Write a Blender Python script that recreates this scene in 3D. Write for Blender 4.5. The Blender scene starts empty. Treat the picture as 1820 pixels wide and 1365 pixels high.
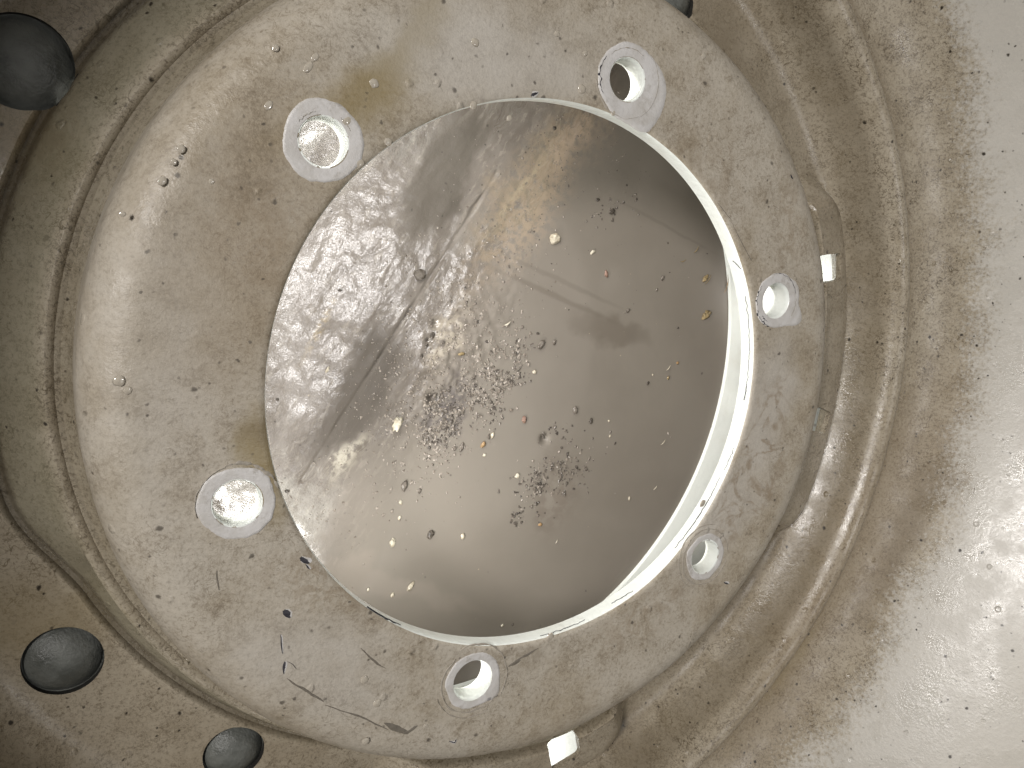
import bpy, bmesh, math, random
from mathutils import Vector, Matrix, noise
S = 0.1                       # one working unit = 0.1 m (bolt circle radius)
PI = math.pi
sc = bpy.context.scene
COL = sc.collection
random.seed(7)

# ------------------------------------------------------------------ camera
R = ((0.8835839517, 0.1059712990, 0.4561244173),
     (-0.0329987994, 0.9857263489, -0.1650898071),
     (-0.4671086378, 0.1308191460, 0.8744689083))
T = (0.1172314500, -0.0072406307, -2.5062815544)
FPX, PW, PH = 1381.6546, 1820.0, 1365.0
RM = Matrix(R)
CAM = -(RM.transposed() @ Vector(T))
cd = bpy.data.cameras.new('camera'); cam = bpy.data.objects.new('camera', cd); COL.objects.link(cam)
cam.matrix_world = Matrix.Translation(CAM * S) @ RM.transposed().to_4x4()
cd.sensor_width = 36; cd.lens = 36 * FPX / PW; cd.clip_start = 0.005; cd.clip_end = 50
sc.camera = cam

def at(px, py, z):
    """point of the place (working units) at height z that was measured at this spot of the photograph"""
    d = RM.transposed() @ Vector(((px - PW/2)/FPX, -(py - PH/2)/FPX, -1))
    return CAM + d * ((z - CAM.z)/d.z)

# ------------------------------------------------------------------ light
w = bpy.data.worlds.new('World'); sc.world = w; w.use_nodes = True
w.node_tree.nodes['Background'].inputs[0].default_value = (1.0, 0.96, 0.86, 1)
w.node_tree.nodes['Background'].inputs[1].default_value = 0.02
def area(name, loc, target, sx, sy, power, color):
    l = bpy.data.lights.new(name, 'AREA'); l.shape = 'RECTANGLE'; l.size = sx*S; l.size_y = sy*S
    l.energy = power; l.color = color
    o = bpy.data.objects.new(name, l); COL.objects.link(o)
    o.location = Vector(loc)*S
    o.rotation_euler = (Vector(target) - Vector(loc)).to_track_quat('-Z', 'Y').to_euler()
    return o
sl = area('side_lamp', (-6.6, 2.0, 6.6), (3.2, -1.0, 0.0), 1.6, 1.6, 3.1, (1.0, 0.965, 0.935))
sl.data.spread = math.radians(88)
area('ceiling_panel', (3.4, -1.2, 15), (3.4, -1.2, 0), 3.2, 8.0, 1.5, (0.98, 0.98, 1.0))
area('ceiling_bulb', (4.0, -0.1, 14.8), (0.2, 0, 0), 1.2, 1.2, 2.9, (1.0, 0.97, 0.95))
# added hidden lamps that stand in for light under the hub
for deg, pw, lr in ((172, 0.065, 1.13), (112, 0.125, 1.13), (238, 0.155, 1.13)):
    a_ = math.radians(deg)
    l_ = area('under_fill', (lr*math.cos(a_), lr*math.sin(a_), -0.20), (-1.2*math.cos(a_)+.3, -1.2*math.sin(a_), -0.85), 0.9 if lr < 1.15 else 0.6, 0.12, pw*1.15, (1.0, 0.98, 0.94))
    l_.data.spread = math.radians(168)
for deg, rr in ((12, 1.95), (-72, 1.95)):  # more added lamps, hidden under the pan to brighten the tray below the slots
    a_ = math.radians(deg)
    l_ = area('under_fill', (rr*math.cos(a_), rr*math.sin(a_), -0.52), (rr*1.06*math.cos(a_), rr*1.06*math.sin(a_), -0.8), 0.12, 0.6, 0.035, (1.0, 0.98, 0.95))
sc.view_settings.view_transform = 'Standard'; sc.view_settings.look = 'None'
sc.view_settings.exposure = -0.36; sc.view_settings.gamma = 1; sc.view_settings.use_curve_mapping = False

# ------------------------------------------------------------------ helpers
def tag(o, label=None, cat=None, group=None, kind=None):
    if label: o['label'] = label
    if cat: o['category'] = cat
    if group: o['group'] = group
    if kind: o['kind'] = kind
    return o
def link(name, me, mat=None, parent=None):
    o = bpy.data.objects.new(name, me); COL.objects.link(o)
    if mat: me.materials.append(mat)
    if parent: o.parent = parent
    return o
def empty(name, loc=(0, 0, 0)):
    o = bpy.data.objects.new(name, None); COL.objects.link(o); o.location = Vector(loc)*S
    o.empty_display_size = 0.02
    return o
def smooth(me, ang=35):
    for p in me.polygons: p.use_smooth = True
    me.set_sharp_from_angle(angle=math.radians(ang))
def lerp(a, b, t): return a + (b-a)*t
def sstep(a, b, x):
    t = max(0.0, min(1.0, (x-a)/(b-a))); return t*t*(3-2*t)
def catmull(pts, n=6):
    out = []
    P = [pts[0]] + list(pts) + [pts[-1]]
    for i in range(1, len(P)-2):
        for k in range(n):
            t = k/n
            out.append(tuple(0.5*((2*P[i][j]) + (-P[i-1][j]+P[i+1][j])*t + (2*P[i-1][j]-5*P[i][j]+4*P[i+1][j]-P[i+2][j])*t*t
                       + (-P[i-1][j]+3*P[i][j]-3*P[i+1][j]+P[i+2][j])*t**3) for j in range(2)))
    out.append(tuple(pts[-1])); return out
def lathe(profile, n=360, zfun=None, closed=True, rfun=None):
    vs = []; fs = []; m = len(profile)
    for i in range(n):
        a = 2*PI*i/n; c, s = math.cos(a), math.sin(a)
        for r, z in profile:
            dz = zfun(r, a, z) if zfun else 0
            q = r + (rfun(r, a) if rfun else 0)
            vs.append((q*c*S, q*s*S, (z+dz)*S))
    for i in range(n):
        j = (i+1) % n
        for k in range(m if closed else m-1):
            l = (k+1) % m
            fs.append((i*m+k, i*m+l, j*m+l, j*m+k))
    me = bpy.data.meshes.new('lathe'); me.from_pydata(vs, [], fs); me.update()
    uv = me.uv_layers.new(name='UVMap')
    for l in me.loops: uv.data[l.index].uv = ((l.vertex_index//m)/n, profile[l.vertex_index % m][0]/4)
    bm = bmesh.new(); bm.from_mesh(me); bmesh.ops.recalc_face_normals(bm, faces=bm.faces); bm.to_mesh(me); bm.free()
    return me
def cut(o, cutters):
    for c in cutters:
        m = o.modifiers.new('b', 'BOOLEAN'); m.operation = 'DIFFERENCE'; m.solver = 'EXACT'; m.object = c
    bpy.context.view_layer.update()
    dg = bpy.context.evaluated_depsgraph_get()
    me = bpy.data.meshes.new_from_object(o.evaluated_get(dg))
    o.modifiers.clear(); old = o.data; o.data = me
    for c in cutters:
        d = c.data; bpy.data.objects.remove(c); bpy.data.meshes.remove(d)
    return o

# ---- node helpers
class NT:
    def __init__(s, name):
        s.m = bpy.data.materials.new(name); s.m.use_nodes = True
        s.t = s.m.node_tree; s.n = s.t.nodes; s.l = s.t.links
        s.b = s.n['Principled BSDF']
        tc = s.n.new('ShaderNodeTexCoord'); mp = s.n.new('ShaderNodeMapping')
        mp.inputs['Scale'].default_value = (10, 10, 10)
        s.l.new(tc.outputs['Object'], mp.inputs['Vector']); s.co = mp.outputs['Vector']
    def put(s, sock, v):
        if isinstance(v, bpy.types.NodeSocket): s.l.new(v, sock)
        elif v is not None:
            if isinstance(v, tuple) and len(v) == 3 and sock.type == 'RGBA': v = (*v, 1)
            sock.default_value = v
    def math(s, op, a, b=None, clamp=False):
        n = s.n.new('ShaderNodeMath'); n.operation = op; n.use_clamp = clamp
        s.put(n.inputs[0], a); s.put(n.inputs[1], b); return n.outputs[0]
    def noise(s, scale, detail=4, rough=0.55, vec=None, dist=0, color=False):
        detail = min(detail, 4)
        if vec is None:
            key = (scale, detail, rough, dist, color); c = s.__dict__.setdefault('cache', {})
            if key in c: return c[key]
            c[key] = s._noise(scale, detail, rough, vec, dist, color); return c[key]
        return s._noise(scale, detail, rough, vec, dist, color)
    def _noise(s, scale, detail, rough, vec, dist, color):
        n = s.n.new('ShaderNodeTexNoise'); s.l.new(vec or s.co, n.inputs['Vector'])
        n.inputs['Scale'].default_value = scale; n.inputs['Detail'].default_value = detail
        n.inputs['Roughness'].default_value = rough; n.inputs['Distortion'].default_value = dist
        return n.outputs['Color' if color else 'Fac']
    def voro(s, scale, vec=None, feature='F1', rand=1):
        n = s.n.new('ShaderNodeTexVoronoi'); n.feature = feature; s.l.new(vec or s.co, n.inputs['Vector'])
        n.inputs['Scale'].default_value = scale; n.inputs['Randomness'].default_value = rand
        return n.outputs['Distance']
    def ramp(s, v, a, b, lo=0.0, hi=1.0):
        n = s.n.new('ShaderNodeMapRange'); n.interpolation_type = 'SMOOTHSTEP'
        s.put(n.inputs['Value'], v); n.inputs['From Min'].default_value = a; n.inputs['From Max'].default_value = b
        n.inputs['To Min'].default_value = lo; n.inputs['To Max'].default_value = hi
        return n.outputs['Result']
    def mix(s, f, a, b, mode='MIX'):
        n = s.n.new('ShaderNodeMix'); n.data_type = 'RGBA'; n.blend_type = mode
        s.put(n.inputs['Factor'], f); s.put(n.inputs['A'], a); s.put(n.inputs['B'], b)
        # colour sockets are the RGBA ones
        ia = [i for i in n.inputs if i.type == 'RGBA']; s.put(ia[0], a); s.put(ia[1], b)
        return [o for o in n.outputs if o.type == 'RGBA'][0]
    def vmap(s, loc=(0, 0, 0), rot=0, scale=(1, 1, 1), vec=None):
        n = s.n.new('ShaderNodeMapping'); n.vector_type = 'TEXTURE'
        s.l.new(vec or s.co, n.inputs['Vector']); n.inputs['Location'].default_value = loc
        n.inputs['Rotation'].default_value = (0, 0, rot); n.inputs['Scale'].default_value = scale
        return n.outputs['Vector']
    def length(s, v):
        n = s.n.new('ShaderNodeVectorMath'); n.operation = 'LENGTH'; s.l.new(v, n.inputs[0]); return n.outputs['Value']
    def distorted(s, scale, amt, base=None):
        if base is None:
            key = ('d', scale, amt); c = s.__dict__.setdefault('cache', {})
            if key not in c: c[key] = s._distorted(scale, amt, None)
            return c[key]
        return s._distorted(scale, amt, base)
    def _distorted(s, scale, amt, base=None):
        n = s.n.new('ShaderNodeVectorMath'); n.operation = 'MULTIPLY_ADD'
        c = s.noise(scale, 5, 0.6, vec=base, color=True)
        s.l.new(c, n.inputs[0]); n.inputs[1].default_value = (amt, amt, 0); 
        m = s.n.new('ShaderNodeVectorMath'); m.operation = 'SUBTRACT'
        s.l.new(base or s.co, m.inputs[0]); m.inputs[1].default_value = (amt/2, amt/2, 0)
        s.l.new(m.outputs[0], n.inputs[2]); return n.outputs[0]
    def spot(s, vec, p, a, b, rot=0, soft=0.35):
        """ellipse mask of a stain or painted shade: 1 inside, 0 outside"""
        v = s.vmap((p[0], p[1], p[2] if len(p) > 2 else 0), rot, (a, b, 1e4), vec)
        return s.ramp(s.length(v), 1+soft, 1-soft)
    def uvr(s):
        tc = s.n.new('ShaderNodeTexCoord'); sp = s.n.new('ShaderNodeSeparateXYZ'); s.l.new(tc.outputs['UV'], sp.inputs[0])
        return s.math('MULTIPLY', sp.outputs['Y'], 4.0)
    def radial(s):
        v = s.vmap(scale=(1, 1, 1e6)); return s.length(v)
    def bump(s, h, strength, dist=0.002, prev=None):
        n = s.n.new('ShaderNodeBump'); s.put(n.inputs['Height'], h)
        n.inputs['Strength'].default_value = strength; n.inputs['Distance'].default_value = dist
        if prev: s.l.new(prev, n.inputs['Normal'])
        return n.outputs['Normal']
    def done(s, col, rough=0.5, normal=None, spec=0.5, coat=0, metallic=0):
        s.put(s.b.inputs['Base Color'], col); s.put(s.b.inputs['Roughness'], rough)
        s.b.inputs['Specular IOR Level'].default_value = spec
        s.b.inputs['Metallic'].default_value = metallic
        if coat: s.put(s.b.inputs['Coat Weight'], coat); s.b.inputs['Coat Roughness'].default_value = 0.15
        if normal: s.l.new(normal, s.b.inputs['Normal'])
        return s.m

def speckle(k, scale, size, dens, vec=None):
    """small dark specks of uneven size, only in some of the cells"""
    n = k.n.new('ShaderNodeTexVoronoi'); k.l.new(vec or k.co, n.inputs['Vector']); n.inputs['Scale'].default_value = scale
    near = k.ramp(n.outputs['Distance'], size, size*0.4)
    sep = k.n.new('ShaderNodeSeparateColor'); k.l.new(n.outputs['Color'], sep.inputs[0])
    keep = k.ramp(sep.outputs[0], 1-dens, 1-dens+0.04)
    return k.math('MULTIPLY', near, keep)

# ------------------------------------------------------------------ materials
def dirty_paint(name, pale, dirty, dark, stains_and_shade, amount=(0.40, 0.62), spk=1.0, rough=0.42, cleanr=None, squig=1.0, blot=0.45, bmp=0.0016, rings=()):
    k = NT(name)
    dv = k.distorted(3.0, 0.30)
    big = k.noise(1.6, 6, 0.62, dist=0.6)
    mid = k.noise(9, 6, 0.65, dist=0.3)
    fine = k.noise(55, 5, 0.7)
    grain = k.noise(78, 4, 0.85)
    f = k.ramp(k.math('ADD', k.math('MULTIPLY', big, 0.65), k.math('MULTIPLY', mid, 0.35)), *amount)
    col = k.mix(f, pale, dirty)
    # blotchy film
    bl = k.math('MULTIPLY', k.ramp(mid, 0.50, 0.68), k.ramp(fine, 0.40, 0.60))
    col = k.mix(k.math('MULTIPLY', bl, blot), col, dark)
    col = k.mix(k.math('MULTIPLY', k.ramp(grain, 0.50, 0.64), 0.42*squig), col, dark)
    col = k.mix(k.math('MULTIPLY', k.ramp(grain, 0.48, 0.30), 0.22), col, tuple(min(1, c*1.5) for c in pale))
    fb = k.vmap(rot=0.5, scale=(0.02, 0.006, 0.02), vec=k.distorted(6, 0.2))
    fib = k.math('MULTIPLY', k.ramp(k.noise(1.0, 2, 0.5, vec=fb), 0.62, 0.72), k.ramp(mid, 0.45, 0.62))
    col = k.mix(k.math('MULTIPLY', fib, 0.30*spk), col, dark)
    sq = k.math('ABSOLUTE', k.math('SUBTRACT', k.noise(26, 2, 0.5, dist=1.0), 0.5))
    sqm = k.math('MULTIPLY', k.ramp(sq, 0.020, 0.004), k.ramp(k.noise(5.3, 3, 0.6), 0.42, 0.62))
    col = k.mix(k.math('MULTIPLY', sqm, 0.55*squig), col, dark)
    sq2 = k.math('ABSOLUTE', k.math('SUBTRACT', k.noise(60, 2, 0.5, dist=0.6), 0.5))
    col = k.mix(k.math('MULTIPLY', k.math('MULTIPLY', k.ramp(sq2, 0.03, 0.006), k.ramp(mid, 0.40, 0.60)), 0.45*squig), col, dark)
    wig = k.math('ABSOLUTE', k.math('SUBTRACT', k.noise(7.5, 3, 0.55, dist=0.8), 0.5))
    for st in stains_and_shade:
        c, p, a, b, r, o = st[:6]; soft = st[6] if len(st) > 6 else 0.35
        mk = k.math('MULTIPLY', k.spot(dv, p, a, b, r, soft), o)
        if len(st) > 7 and st[7] < 0: mk = k.math('MULTIPLY', mk, k.math('MULTIPLY', k.ramp(wig, 0.075, 0.0), k.ramp(k.noise(22, 4, 0.7), 0.36, 0.6, 0.15, 1.0)))
        elif len(st) > 7: mk = k.math('MULTIPLY', mk, k.ramp(k.noise(st[7], 5, 0.65, dist=1.2), 0.42, 0.58))
        col = k.mix(mk, col, c)
    if cleanr:
        rr = k.math('ADD', k.radial(), k.math('ADD', k.math('MULTIPLY', k.math('SUBTRACT', big, 0.5), cleanr[4]), k.math('MULTIPLY', k.math('SUBTRACT', fine, 0.5), 0.35)))
        col = k.mix(k.math('MULTIPLY', k.ramp(rr, cleanr[0], cleanr[1]), cleanr[3]), col, cleanr[2])
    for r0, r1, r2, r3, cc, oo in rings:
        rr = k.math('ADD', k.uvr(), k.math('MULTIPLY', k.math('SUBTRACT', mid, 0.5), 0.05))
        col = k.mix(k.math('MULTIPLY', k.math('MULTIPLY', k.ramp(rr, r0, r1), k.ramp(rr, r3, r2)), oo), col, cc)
    sp = k.math('MULTIPLY', speckle(k, 17, 0.17, 0.22, k.distorted(40, 0.02)), 0.8)
    sp2 = k.math('MULTIPLY', speckle(k, 42, 0.26, 0.22, k.distorted(40, 0.02)), k.ramp(mid, 0.42, 0.60, 0.15, 0.8))
    sp3 = k.math('MULTIPLY', speckle(k, 6.3, 0.045, 0.16, k.distorted(40, 0.02)), 0.8)
    allsp = k.math('MULTIPLY', k.math('MAXIMUM', k.math('MAXIMUM', sp, sp2), sp3), spk, True)
    col = k.mix(allsp, col, (0.035, 0.028, 0.02))
    h = k.math('ADD', k.math('MULTIPLY', mid, 0.6), k.math('MULTIPLY', fine, 0.4))
    nm = k.bump(h, 0.35, bmp)
    nm = k.bump(grain, 0.25, 0.0004, nm)
    nm = k.bump(speckle(k, 13, 0.20, 0.20, k.distorted(40, 0.02)), 0.5, 0.0008, nm)
    rg = k.ramp(k.noise(7, 5, 0.6), 0.35, 0.65, rough-0.12, rough+0.15)
    return k.done(col, rg, nm, 0.5)

PALE = (0.42, 0.38, 0.315); DIRT = (0.33, 0.28, 0.205); DARK = (0.15, 0.118, 0.078)
BROWN = (0.20, 0.145, 0.085); OCHRE = (0.23, 0.175, 0.075); CLEAN = (0.50, 0.475, 0.435)
def g(px, py, z=0):
    p = at(px, py, z); return (p.x, p.y, 0)
M_flange = dirty_paint('dirty_white_paint', PALE, DIRT, DARK, [
    (OCHRE, g(660, 150), 0.07, 0.26, -0.75, 0.7, 0.7), (OCHRE, g(740, 50), 0.045, 0.24, -0.6, 0.65, 0.7), (BROWN, g(410, 470), 0.18, 0.42, -0.25, 0.30, 0.9),
    (OCHRE, g(462, 800), 0.05, 0.16, 0.1, 0.75, 0.6), (DARK, g(475, 745), 0.05, 0.05, 0, 0.4, 0.7),
    (BROWN, g(470, 430), 0.10, 0.18, 0.3, 0.28, 0.9, 12), (DARK, g(480, 290), 0.10, 0.10, 0.3, 0.35, 0.9, 20),
    (CLEAN, g(880, 90), 0.34, 0.14, 0.1, 0.50, 0.6), (CLEAN, g(1370, 700), 0.13, 0.22, 0.0, 0.55, 0.6),
    (CLEAN, g(560, 1190), 0.25, 0.12, -0.5, 0.35, 0.7), (CLEAN, g(1300, 900), 0.10, 0.3, -0.5, 0.45, 0.6),
    (BROWN, g(1375, 760), 0.10, 0.22, 0.05, 0.6, 0.5, -1), (BROWN, g(1320, 880), 0.09, 0.20, -0.4, 0.6, 0.5, -1),
    (BROWN, g(1395, 420), 0.07, 0.2, 0.1, 0.40, 0.9, 14), (BROWN, g(1270, 300), 0.12, 0.3, 0.6, 0.25, 0.9, 16),
    (BROWN, g(600, 1020), 0.18, 0.12, -0.6, 0.45, 0.8, 18), (DARK, g(900, 1165), 0.2, 0.03, 0.0, 0.4, 0.9, 14),
    (BROWN, g(1150, 1090), 0.2, 0.09, 0.7, 0.35, 0.8, 12), (OCHRE, g(230, 700), 0.05, 0.5, 0, 0.10, 0.9),
    (CLEAN, g(250, 600), 0.16, 0.5, 0.05, 0.25, 0.8),
    ], amount=(0.38, 0.64), spk=0.9, squig=1.0)
PANC = (0.37, 0.325, 0.25)
M_pan = dirty_paint('grimy_white_paint', PANC, (0.30, 0.255, 0.185), (0.10, 0.078, 0.05), [
    (BROWN, g(1480, 1000, -.35), 0.25, 0.9, -0.5, 0.45, 0.8), (DARK, g(1590, 930, -.3), 0.06, 0.5, -0.45, 0.5, 0.9),
    (OCHRE, g(60, 1120, -.45), 0.16, 0.12, 0.5, 0.45, 0.8), (OCHRE, g(60, 250, -.45), 0.10, 0.10, 0.8, 0.40, 0.8),
    (OCHRE, g(1400, 1180, -.3), 0.05, 0.3, -0.7, 0.4, 0.9), (DARK, g(1330, 160, -.4), 0.09, 0.35, 0.6, 0.5, 0.8),  # DARK here paints the flange's shadow wedge into the pan colour
    (BROWN, g(60, 290, -.45), 0.05, 0.25, -0.5, 0.6, 0.7, 7), (DARK, g(1110, 1310, -.42), 0.10, 0.12, 0, 0.4, 0.8),  # DARK here is the flange's lower shadow, put into the colour
    ], amount=(0.40, 0.62), spk=1.25, rough=0.27, squig=1.7, cleanr=(2.42, 2.58, (0.52, 0.50, 0.455), 0.85, 0.35), blot=0.22, bmp=0.0009, rings=((1.33, 1.355, 1.375, 1.405, (0.14, 0.12, 0.075), 0.28), (1.58, 1.63, 1.82, 1.92, (0.20, 0.165, 0.115), 0.38), (1.40, 1.46, 1.54, 1.57, (0.20, 0.185, 0.125), 0.55), (1.540, 1.565, 1.58, 1.60, (0.07, 0.055, 0.03), 0.6), (1.86, 1.91, 1.94, 1.97, (0.16, 0.13, 0.085), 0.5), (2.08, 2.11, 2.16, 2.22, (0.15, 0.115, 0.07), 0.5)))  # rings mix grime with shade painted in creases, beside bead and flange

def white_paint():
    k = NT('glossy_white_paint')
    n1 = k.noise(5, 5, 0.6); n2 = k.noise(30, 4, 0.6)
    col = k.mix(k.math('MULTIPLY', k.ramp(n1, 0.5, 0.75), 0.35), (0.80, 0.83, 0.79), (0.62, 0.61, 0.52))
    col = k.mix(k.math('MULTIPLY', speckle(k, 12, 0.15, 0.12), 0.5), col, (0.2, 0.17, 0.1))
    return k.done(col, 0.22, k.bump(n2, 0.25, 0.0012), 0.5)
M_white = white_paint()

def seat_mat():
    k = NT('bare_primer_grey')
    n1 = k.noise(14, 6, 0.65, dist=0.5); n2 = k.noise(60, 4, 0.65)
    col = k.mix(k.ramp(n1, 0.35, 0.7), (0.57, 0.555, 0.54), (0.48, 0.46, 0.43))
    col = k.mix(k.math('MULTIPLY', k.math('MULTIPLY', k.ramp(k.noise(9, 5, 0.7), 0.50, 0.66), k.ramp(k.noise(50, 4, 0.7), 0.42, 0.58)), 0.55), col, (0.26, 0.23, 0.185))
    col = k.mix(k.math('MULTIPLY', speckle(k, 22, 0.22, 0.10, k.distorted(40, 0.03)), 0.8), col, (0.06, 0.05, 0.06))
    return k.done(col, 0.42, k.bump(n2, 0.3, 0.0008), 0.5)
M_seat = seat_mat()

def chip_mat(name='dark_chip', c=(0.022, 0.021, 0.025), r=0.5):
    k = NT(name); n = k.noise(60, 4)
    return k.done(k.mix(n, c, tuple(x*2 for x in c)), r, k.bump(n, 0.4, 0.001))
M_chip = chip_mat()
M_scuff = chip_mat('grey_scuff', (0.10, 0.088, 0.07), 0.6)
M_ring = chip_mat('grey_ring_line', (0.20, 0.18, 0.15), 0.6)

def plug_mat():
    k = NT('dark_rubber'); n1 = k.noise(9, 5, 0.6); n2 = k.noise(70, 4, 0.65)
    col = k.mix(k.ramp(n1, 0.35, 0.7), (0.065, 0.068, 0.06), (0.135, 0.14, 0.127))
    return k.done(col, k.ramp(n1, 0.3, 0.7, 0.28, 0.5), k.bump(n2, 0.4, 0.0012), 0.5)
M_plug = plug_mat()

def mud_mat():
    k = NT('wet_mud')
    P = lambda x, y: g(x, y, -0.84)
    dirn = (at(880, 310, -0.84) - at(540, 850, -0.84)); ang = math.atan2(dirn.y, dirn.x)
    dv = k.distorted(2.5, 0.35)
    st = k.vmap(rot=ang, scale=(0.34, 0.065, 1), vec=k.distorted(3, 0.22))
    streak = k.noise(1.0, 6, 0.62, vec=st)
    st2 = k.vmap(rot=ang, scale=(0.06, 0.02, 1), vec=k.distorted(8, 0.08))
    hair = k.noise(1.0, 5, 0.6, vec=st2)
    mid = k.noise(7, 6, 0.65); fine = k.noise(50, 5, 0.7); big = k.noise(1.2, 4)
    # how far across from the smooth film on the right to the scraped left
    sep = k.n.new('ShaderNodeSeparateXYZ'); k.l.new(k.vmap(P(880, 560), ang, (1, 1, 1), dv), sep.inputs[0])
    left = k.ramp(sep.outputs['Y'], -0.12, 0.25)        # 1 on the left/upper side
    far = k.ramp(sep.outputs['Y'], 0.25, 0.62)
    smoothc = k.mix(k.ramp(big, 0.35, 0.65), (0.228, 0.203, 0.172), (0.200, 0.176, 0.148))
    rough_c = k.mix(k.ramp(big, 0.40, 0.60), (0.13, 0.11, 0.092), (0.19, 0.165, 0.142))
    rough_c = k.mix(k.math('MULTIPLY', k.ramp(streak, 0.40, 0.62), 0.35), rough_c, (0.27, 0.24, 0.21))
    rough_c = k.mix(k.math('MULTIPLY', k.ramp(hair, 0.52, 0.68), 0.35), rough_c, (0.40, 0.36, 0.31))
    col = k.mix(left, smoothc, rough_c)
    col = k.mix(k.math('MULTIPLY', k.ramp(mid, 0.5, 0.7), k.math('MULTIPLY', left, 0.35)), col, (0.10, 0.085, 0.07))
    for c, p, a, b, r, o, soft, ns in [
        ((0.30, 0.24, 0.16), P(940, 340), 0.42, 0.10, ang, 0.6, 0.7, 5),
        ((0.46, 0.38, 0.26), P(935, 325), 0.22, 0.016, ang-.1, 0.75, 0.9, 16),
        ((0.48, 0.37, 0.28), P(1010, 265), 0.18, 0.05, ang, 0.8, 0.8, 9),
        ((0.36, 0.28, 0.20), P(960, 330), 0.40, 0.13, ang, 0.7, 0.8, 11),
        ((0.36, 0.28, 0.16), P(565, 590), 0.12, 0.014, ang+.1, 0.6, 0.9, 16),
        ((0.50, 0.46, 0.38), P(625, 830), 0.10, 0.06, ang, 0.8, 0.6, 9),
        ((0.42, 0.37, 0.30), P(800, 610), 0.16, 0.06, ang, 0.8, 0.6, 9),
        ((0.07, 0.06, 0.065), P(795, 735), 0.14, 0.10, ang, 0.7, 0.6, 9),
        ((0.13, 0.108, 0.085), P(1080, 590), 0.20, 0.05, ang-1.25, 0.6, 0.5, 0),  # this dark patch and the thin lines below: reflections painted into the mud
        ((0.14, 0.118, 0.095), P(985, 525), 0.30, 0.012, ang-1.35, 0.6, 0.6, 0),
        ((0.14, 0.118, 0.095), P(1000, 500), 0.30, 0.010, ang-1.35, 0.4, 0.6, 0),
        ((0.14, 0.118, 0.095), P(1180, 400), 0.28, 0.007, ang-1.35, 0.35, 0.6, 0),
        ((0.16, 0.13, 0.105), P(990, 870), 0.13, 0.2, ang-1.2, 0.6, 0.6, 6),
        ((0.27, 0.235, 0.20), P(690, 1040), 0.42, 0.05, ang-1.4, 0.5, 0.5, 0),
        ((0.105, 0.09, 0.073), P(785, 320), 0.30, 0.12, ang, 0.9, 0.3, 0),  # two dark areas where glare is missing, painted into the colour
        ((0.095, 0.08, 0.066), P(630, 700), 0.32, 0.14, ang, 0.9, 0.3, 0),
        ((0.30, 0.27, 0.245), P(560, 430), 0.50, 0.10, ang+.1, 0.45, 0.5, 0),  # pale strips: light along the left edge, painted into the mud colour
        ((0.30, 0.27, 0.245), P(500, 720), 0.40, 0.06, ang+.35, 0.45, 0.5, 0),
        ]:
        mk = k.math('MULTIPLY', k.spot(dv if b > 0.02 else k.distorted(12, 0.02), p, a, b, r, soft), o)
        if ns: mk = k.math('MULTIPLY', mk, k.ramp(k.noise(ns*3, 5, 0.65), 0.38, 0.58))
        col = k.mix(mk, col, c)
    sp = k.math('MULTIPLY', speckle(k, 13, 0.10, 0.14, k.distorted(40, 0.02)), 0.7)
    sp2 = k.math('MULTIPLY', speckle(k, 38, 0.2, 0.15, k.distorted(40, 0.02)), k.math('MULTIPLY', left, 0.8))
    col = k.mix(k.math('MAXIMUM', sp, sp2), col, (0.05, 0.042, 0.034))
    col = k.mix(k.math('MULTIPLY', speckle(k, 16, 0.07, 0.10), 0.6), col, (0.5, 0.42, 0.3))
    # the long scratch in the mud
    a0, a1 = at(880, 310, -.84), at(538, 850, -.84); mdl = (a0+a1)/2
    h = k.math('ADD', k.math('MULTIPLY', k.math('ADD', k.math('MULTIPLY', streak, 0.5), k.math('MULTIPLY', hair, 0.5)), left),
               k.math('MULTIPLY', k.math('MULTIPLY', fine, 0.35), left))
    h2 = k.math('MULTIPLY', k.noise(4, 3), k.math('SUBTRACT', 1.1, left))
    nm = k.bump(h, 0.16, 0.0011)
    nm = k.bump(h2, 0.12, 0.002, nm)
    nm = k.bump(k.math('MULTIPLY', k.noise(75, 3, 0.7), left), 0.22, 0.00035, nm)
    wet = k.ramp(k.noise(6, 5, 0.6, vec=st), 0.40, 0.60)
    rg = k.math('ADD', k.math('MULTIPLY', left, k.math('SUBTRACT', k.math('MULTIPLY', wet, 0.14), 0.34)), 0.50)
    dull = k.spot(dv, P(640, 700), 0.34, 0.15, ang, 0.3)
    for pp, aa, bb in ((P(785, 320), 0.32, 0.13), (P(900, 300), 0.4, 0.10), (P(760, 520), 0.05, 0.04), (P(640, 960), 0.3, 0.12)):
        dull = k.math('MAXIMUM', dull, k.spot(dv, pp, aa, bb, ang, 0.25))
    cw = k.math('MULTIPLY', k.ramp(left, 0.55, 0.95), k.math('SUBTRACT', 1.0, k.math('MULTIPLY', dull, 0.92)))
    cw = k.math('MULTIPLY', cw, k.ramp(k.noise(1.0, 5, 0.65, vec=st), 0.34, 0.56, 0.35, 1.0))
    rg = k.math('ADD', rg, k.math('MULTIPLY', dull, 0.35), True)
    m = k.done(col, rg, nm, 0.5, coat=cw); k.b.inputs['Coat Roughness'].default_value = 0.12; k.b.inputs['Coat IOR'].default_value = 1.7; k.l.new(nm, k.b.inputs['Coat Normal'])
    return m
M_mud = mud_mat()

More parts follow.
